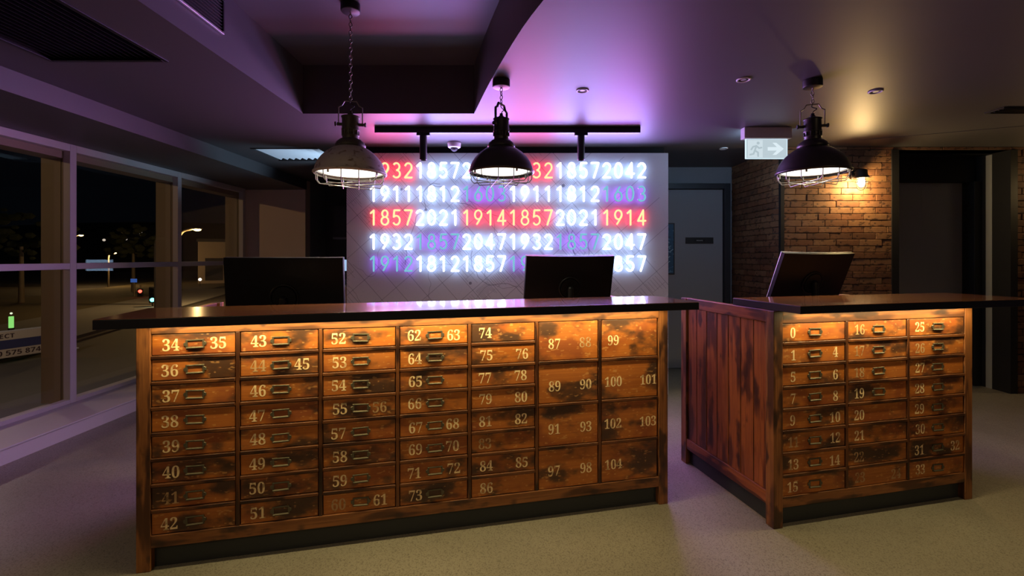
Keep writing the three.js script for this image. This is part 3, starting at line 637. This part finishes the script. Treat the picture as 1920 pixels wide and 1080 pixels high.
// ================================================================ MONITORS
function monitor(label, x, top, d, turn, tilt, w) {
  const t = thing('monitor', label, 'monitor', [x, 0.75, -d], turn, 'monitors behind the counters');
  const h = w * 0.57, H = top - 0.75;
  const curveBox = (ww, hh, th, zo, k = 0.16) => {
    const g = new THREE.BoxGeometry(ww, hh, th, 24, 1, 1), p = g.attributes.position;
    for (let i = 0; i < p.count; i++) { const xx = p.getX(i); p.setZ(i, p.getZ(i) + zo - k * xx * xx); }
    g.computeVertexNormals(); g.translate(0, -hh / 2, 0); g.rotateX(tilt); return g.translate(0, H, 0);
  };
  part('back_shell', curveBox(w, h, 0.022, 0), M.blackPlastic, t);
  part('bezel', curveBox(w + 0.003, h + 0.003, 0.004, -0.0135).translate(0, 0.0015, 0), M.aluminium, t);
  part('screen', curveBox(w - 0.012, h - 0.012, 0.002, -0.0168).translate(0, -0.006, 0), std({ color: lin(0.01, 0.012, 0.016), roughness: 0.2 }), t);
  const ring = new THREE.TorusGeometry(0.07, 0.006, 8, 40); ring.translate(0, -h * 0.62, 0.013); ring.rotateX(tilt); part('mount_ring', ring.translate(0, H, 0), M.blackPlastic, t);
  const hub = new THREE.CylinderGeometry(0.06, 0.066, 0.014, 32); hub.rotateX(Math.PI / 2); hub.translate(0, -h * 0.62, 0.014); hub.rotateX(tilt); part('mount_hub', hub.translate(0, H, 0), M.blackPlastic, t);
  const my = H - h * 0.62 * Math.cos(tilt), mz = -h * 0.62 * Math.sin(tilt) + 0.03;
  part('stand_neck', [bar([0, 0.02, mz + 0.01], [0, my - 0.01, mz], 0.02, 12)], M.blackPlastic, t);
  part('stand_base', new THREE.CylinderGeometry(0.11, 0.115, 0.014, 40).translate(0, 0.008, mz), M.blackPlastic, t);
}
monitor('wide black curved monitor seen from behind, leftmost behind the long counter', -1.225, 1.346, 2.44, 0.12, 0.1, 0.61);
monitor('black curved monitor seen from behind in front of the neon numbers', 0.388, 1.356, 2.96, 0.2, 0.24, 0.6);
monitor('black tilted monitor behind the short counter against the brick wall', 1.9, 1.372, 2.8, 0.25, 0.38, 0.54);

// ================================================================ BACK OFFICE
{
  const t = thing('office_desk', 'wooden back office desk glimpsed left of the map wall', 'desk', [-2.0, 0, -6.1]);
  part('desk_top', rbb(-0.3, 1.2, 0.93, 0.97, -0.35, 0.3, 0.004), M.deskWood, t);
  part('front_panel', bb(-0.28, 1.18, 0.05, 0.93, 0.2, 0.22), M.deskWood, t);
  for (const x of [-0.28, 1.15]) part('leg', bb(x, x + 0.03, 0, 0.93, -0.3, 0.2), M.deskWood, t);
  const s = thing('office_screen', 'lit pale blue computer screen glimpsed beside the map wall', 'screen', [-2.07, 0.97, -6.1]);
  part('casing', rbox(0.4, 0.32, 0.02, 0.004, 0, 0.24, -0.012), M.blackPlastic, s);
  const sg = new THREE.PlaneGeometry(0.36, 0.15); sg.translate(0, 0.27, 0.0005); part('display', sg, glow(0.45, 0.68, 1, 0.8), s);
  part('foot', [bar([0, 0.03, -0.03], [0, 0.12, -0.03], 0.015), rbox(0.2, 0.012, 0.14, 0.003, 0, 0.006, -0.03)], M.blackPlastic, s);
  const l = new THREE.RectAreaLight(lin(0.45, 0.68, 1), 1.2, 0.36, 0.15); l.position.set(0, 0.27, 0.004); l.rotation.y = Math.PI; s.add(l);
  const c = thing('office_light', 'cool spot lamp hidden behind the map wall, aimed at the ceiling diffuser', 'lamp', [-1.5, 1.9, -4.95]);
  part('lamp_stem', cyl(0.01, 0.01, CEIL - 1.9, 0, (CEIL - 1.9) / 2, 0, 10), M.blackMetal, c);
  part('lamp_head', new THREE.CylinderGeometry(0.035, 0.035, 0.09, 20, 1, true).rotateZ(1.05).translate(-0.03, 0, 0), M.blackMetal, c);
  part('lamp_lens', new THREE.CylinderGeometry(0.032, 0.032, 0.006, 20).rotateZ(1.05).translate(-0.04, 0.006, 0), glow(0.6, 0.8, 1, 2), c);
  const cl = new THREE.SpotLight(lin(0.5, 0.74, 1), LV.back, 0, 0.55, 0.6); cl.position.set(-0.075, 0.026, 0); cl.target.position.set(-0.8, 0.44, 0.05); cl.castShadow = true; c.add(cl); c.add(cl.target);
  const sh = thing('office_shelf', 'dark wall shelf in the back office', 'shelf', [-2.2, 1.62, -7.0]);
  part('board', bb(-0.5, 1.2, 0, 0.03, -0.14, 0.15), M.wallGrey, sh);
  part('cupboard', bb(-0.5, 1.2, 0.03, 0.5, -0.14, 0.12), M.wallDark, sh);
}
// ================================================================ FRONT DOWNLIGHTS (behind the viewer)
[[-1.6, -0.9], [0.6, -1.0], [2.8, -0.6]].forEach(([x, d], i) => {
  const t = thing('ceiling_spot', ['warm ceiling downlight behind the viewer on the window side', 'warm ceiling downlight behind the viewer', 'warm ceiling downlight behind the viewer on the lift side'][i], 'downlight', [x, CEIL, -d]);
  const g = new THREE.TorusGeometry(0.045, 0.006, 8, 28); g.rotateX(Math.PI / 2); part('trim_ring', g, M.whitePlastic, t);
  part('lens', cyl(0.038, 0.038, 0.004, 0, -0.002, 0), glow(1, 0.8, 0.5, 4), t);
  const l = new THREE.SpotLight(lin(1, 0.76, 0.42), LV.front, 0, 0.62, 0.8); l.position.set(0, -0.02, 0); l.target.position.set([0.5, -0.2, -0.6][i], -1.8, -2.7); l.castShadow = true; l.shadow.radius = 2; t.add(l); t.add(l.target);
});
// ================================================================ STREET OUTSIDE
const G = EYE - 2.7;
struct('ground_road', bb(-140, WX - 0.4, G - 0.3, G, -160, 40), M.asphalt, 'dark asphalt street outside the windows', 'road');
{
  const g = box(4.2, 0.12, 60); g.rotateY(0.33); struct('ground_pavement', g.translate(-14.5, G + 0.05, -9), M.pave, 'grey pavement beyond the road', 'pavement');
  const k = box(9, 0.1, 80); k.rotateY(0.33); struct('ground_verge', k.translate(-27, G + 0.05, -30), std({ color: lin(0.11, 0.09, 0.05), roughness: 0.9 }), 'brown verge on the far side of the street', 'ground');
  struct('hill', new THREE.SphereGeometry(60, 32, 12, 0, Math.PI * 2, 0, Math.PI / 2).scale(1.4, 0.22, 0.8).translate(-95, G - 1, -130), M.hill, 'dark hillside against the night sky', 'hill');
}
// px: photograph column, row; d: depth -> point
const at = (px, py, d) => [(px - 960) / F * d, EYE + (482 - py) / F * d, -d];
function streetLamp(label, px, py, d, lit, arm = 0.9) {
  const [x, y, z] = at(px, py, d), t = thing('street_lamp', label, 'street lamp', [x, G, z], 0, 'street lamps outside'), H = y - G;
  part('pole', [tube([[-arm, 0, 0], [-arm, H * 0.6, 0], [-arm, H * 0.86, 0], [-arm * 0.8, H * 0.97, 0], [-arm * 0.2, H + 0.05, 0]], 0.07, 30, 8)], M.pole, t);
  part('lantern', rbox(0.5, 0.1, 0.22, 0.03, 0, H + 0.06, 0), M.blackMetal, t);
  if (lit) {
    part('lens', new THREE.SphereGeometry(0.13, 14, 10).scale(1.5, 0.6, 1).translate(0, H - 0.02, 0), glow(1, 0.62, 0.2, 14), t);
    const l = new THREE.PointLight(lin(1, 0.6, 0.22), lit); l.position.set(0, H - 0.02, 0); l.castShadow = true; l.shadow.radius = 5; t.add(l);
  }
}
streetLamp('bright orange street lamp seen through the far window', 370, 430, 25, 60, 1.0);
streetLamp('unlit street lamp with curved arm beside the traffic light', 303, 444, 20, 0, 0.25);
streetLamp('distant lit street lamp near the window mullion', 152, 441, 42, 30, 0.8);
streetLamp('distant lit street lamp in the middle of the window', 214, 474, 40, 30, 0.5);
{   // lamp outside, left of the view, that lights the window fins
  const t = thing('street_lamp', 'street lamp close to the building outside the view', 'street lamp', [-10, G, -0.6], 0, 'street lamps outside'), H = 3.5 - G;
  part('pole', cyl(0.06, 0.08, H, 0, H / 2, 0, 12), M.pole, t); part('lantern', rbox(0.3, 0.1, 0.3, 0.03, 0, H + 0.05, 0), M.blackMetal, t);
  part('lens', new THREE.SphereGeometry(0.12, 14, 10).translate(0, H - 0.08, 0), glow(1, 0.62, 0.2, 10), t);
  const l = new THREE.PointLight(lin(1, 0.62, 0.26), LV.street); l.position.set(0, H - 0.08, 0); l.castShadow = true; l.shadow.radius = 5; t.add(l);
}
{   // second lamp outside the view, by the barrier
  const t = thing('street_lamp', 'street lamp near the banner outside the view', 'street lamp', [-10.6, G, -8.0], 0, 'street lamps outside'), H = 3.2 - G;
  part('pole', cyl(0.06, 0.08, H, 0, H / 2, 0, 12), M.pole, t); part('lantern', rbox(0.3, 0.1, 0.3, 0.03, 0, H + 0.05, 0), M.blackMetal, t);
  part('lens', new THREE.SphereGeometry(0.12, 14, 10).translate(0, H - 0.08, 0), glow(1, 0.8, 0.6, 6), t);
  const l = new THREE.PointLight(lin(1, 0.78, 0.62), 45); l.position.set(0, H - 0.08, 0); l.castShadow = true; l.shadow.radius = 5; t.add(l);
}
// traffic signals
function signal(label, px, py, d, lampIdx, col) {
  const [x, y, z] = at(px, py, d), t = thing('traffic_light', label, 'traffic light', [x, G, z], 0.6, 'traffic lights outside'), H = y - G;
  part('post', cyl(0.05, 0.05, H + 0.4, 0, (H + 0.4) / 2, -0.14, 10), M.pole, t);
  const y0 = H + lampIdx * 0.26;
  part('head', rbox(0.3, 0.86, 0.2, 0.04, 0, y0 - 0.26, 0), M.black, t);
  for (let k = 0; k < 3; k++) {
    const on = k === lampIdx;
    part('lamp_lens', cyl(0.1, 0.1, 0.02, 0, 0, 0, 20).rotateX(Math.PI / 2).translate(0, y0 - k * 0.26, 0.105), on ? glow(...col, 8) : M.blackGap, t);
    part('visor', new THREE.CylinderGeometry(0.115, 0.115, 0.16, 18, 1, true, Math.PI * 0.5, Math.PI).rotateX(Math.PI / 2).translate(0, y0 - k * 0.26, 0.18), M.black, t);
  }
}
signal('traffic light showing green beside the curved lamp pole', 286, 562, 24, 2, [0.1, 0.9, 0.75]);
signal('traffic light showing red left of the green one', 263, 546, 30, 0, [1, 0.05, 0.03]);
signal('low traffic light showing red next to the window fin', 299, 574, 28, 0, [1, 0.06, 0.03]);
{
  const [x, y, z] = at(252, 526, 30), t = thing('street_sign', 'small blue street sign on a post above the traffic lights', 'sign', [x, G, z]);
  part('post', cyl(0.04, 0.04, y - G, 0, (y - G) / 2, 0, 8), M.pole, t);
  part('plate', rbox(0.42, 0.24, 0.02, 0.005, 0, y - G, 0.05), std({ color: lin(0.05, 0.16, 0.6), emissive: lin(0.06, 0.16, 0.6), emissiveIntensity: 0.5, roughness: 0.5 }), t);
}
// banner on a road barrier
{
  const bt = canvasTex(512, 192, (g, w, h) => {
    g.fillStyle = '#cdbfae'; g.fillRect(0, 0, w, h); g.fillStyle = '#39406e'; g.fillRect(0, 62, w, 66);
    g.fillStyle = '#3a2a30'; g.font = 'bold 44px sans-serif'; g.textBaseline = 'middle'; g.fillText('PROJECT', 16, 32);
    g.font = 'bold 50px sans-serif'; g.fillText('TEL 0 575 874', 14, 160);
  });
  const t = thing('banner_barrier', 'printed banner with a telephone number on a road barrier outside', 'banner', [-12.75, G + 0.11, -11.95], 1.25);
  part('banner_cloth', (() => { const g = new THREE.PlaneGeometry(2.0, 0.66); g.translate(0, 0.36, 0.022); return g; })(), std({ map: bt, roughness: 0.8, side: THREE.DoubleSide }), t);
  part('rail', [rbox(2.1, 0.04, 0.04, 0.01, 0, 0.7, 0), rbox(2.1, 0.04, 0.04, 0.01, 0, 0.04, 0)], M.whitePlastic, t);
  for (const x of [-1, 1]) part('foot', [rbox(0.05, 0.72, 0.05, 0.01, x, 0.36, 0), rbox(0.06, 0.04, 0.4, 0.01, x, 0.02, 0)], M.whitePlastic, t);
  const [x, y, z] = at(21, 605, 13.2);
  const b = thing('bollard_light', 'green glowing bollard light behind the banner', 'bollard', [x, G + 0.11, z]);
  part('post', cyl(0.07, 0.08, y - G - 0.26, 0, (y - G - 0.26) / 2, 0, 14), M.blackMetal, b);
  part('glowing_tube', cyl(0.055, 0.055, 0.34, 0, y - G - 0.1, 0, 14), glow(0.3, 0.85, 0.2, 0.9), b);
  part('finial', new THREE.SphereGeometry(0.03, 10, 8).translate(0, y - G + 0.16, 0), glow(0.9, 1, 0.7, 1), b);
}
// far small lamps on the hillside
[[225, 432, 90], [236, 448, 90], [264, 437, 95], [195, 450, 85], [163, 569, 34], [375, 524, 40], [365, 550, 34]].forEach(([px, py, d], i) => {
  const [x, y, z] = at(px, py, d), k = d / 90, t = thing('distant_lamp', ['tiny pale light high on the dark hillside', 'tiny pale light just right of the hillside lamp', 'tiny pale light right of centre on the hillside', 'tiny pale light left on the hillside', 'white headlamp low in the street', 'small white light under the transom in the far window', 'small amber light low in the far window'][i], 'lamp', [x, G, z], 0, 'far lights outside');
  part('post', cyl(0.05 * k, 0.06 * k, y - G, 0, (y - G) / 2, 0, 6), M.blackMetal, t);
  part('bulb', new THREE.SphereGeometry(0.22 * k + 0.03, 10, 8).translate(0, y - G, 0), glow(1, i === 6 ? 0.6 : 0.85, i === 6 ? 0.25 : 0.7, i > 3 ? 3 : 0.6), t);
});
// trees and a dark building across the street
function tree(label, px, d, h, w) {
  const [x, , z] = at(px, 482, d), t = thing('street_tree', label, 'tree', [x, G, z], 0, 'street trees outside');
  part('trunk', cyl(0.08, 0.14, h * 0.6, 0, h * 0.3, 0, 8), M.pole, t);
  const leaf = [];
  for (let k = 0; k < 60; k++) { const a = rnd() * 6.28, r = Math.sqrt(rnd()) * w, g = new THREE.IcosahedronGeometry(rr(0.16, 0.4), 0); g.scale(1, 0.7, 1); g.translate(r * Math.cos(a), h * 0.72 + rr(-0.3, 0.3) * h * (1 - 0.5 * r / w), r * Math.sin(a)); leaf.push(g); }
  part('foliage', leaf, std({ color: lin(0.05, 0.06, 0.02), roughness: 0.9 }), t);
}
tree('dark street tree behind the traffic lights', 250, 34, 5.2, 1.5);
tree('dark street tree in the near window', 40, 26, 5.5, 2.2);
{
  const t = thing('street_building', 'dark building across the street seen past the far window', 'building', [-27, G, -46], 0.4);
  part('block', bb(-4, 5, 0, 4.2, -5, 0), M.wallBeige, t);
  part('roof_edge', bb(-4.1, 5.1, 4.2, 4.5, -5.1, 0.1), M.wallDark, t);
  for (let k = 0; k < 4; k++) part('shop_window', bb(-3.4 + k * 2.1, -1.9 + k * 2.1, 0.4, 2.6, -0.02, 0.03), M.navy, t);
}
renderer.render(scene, camera);
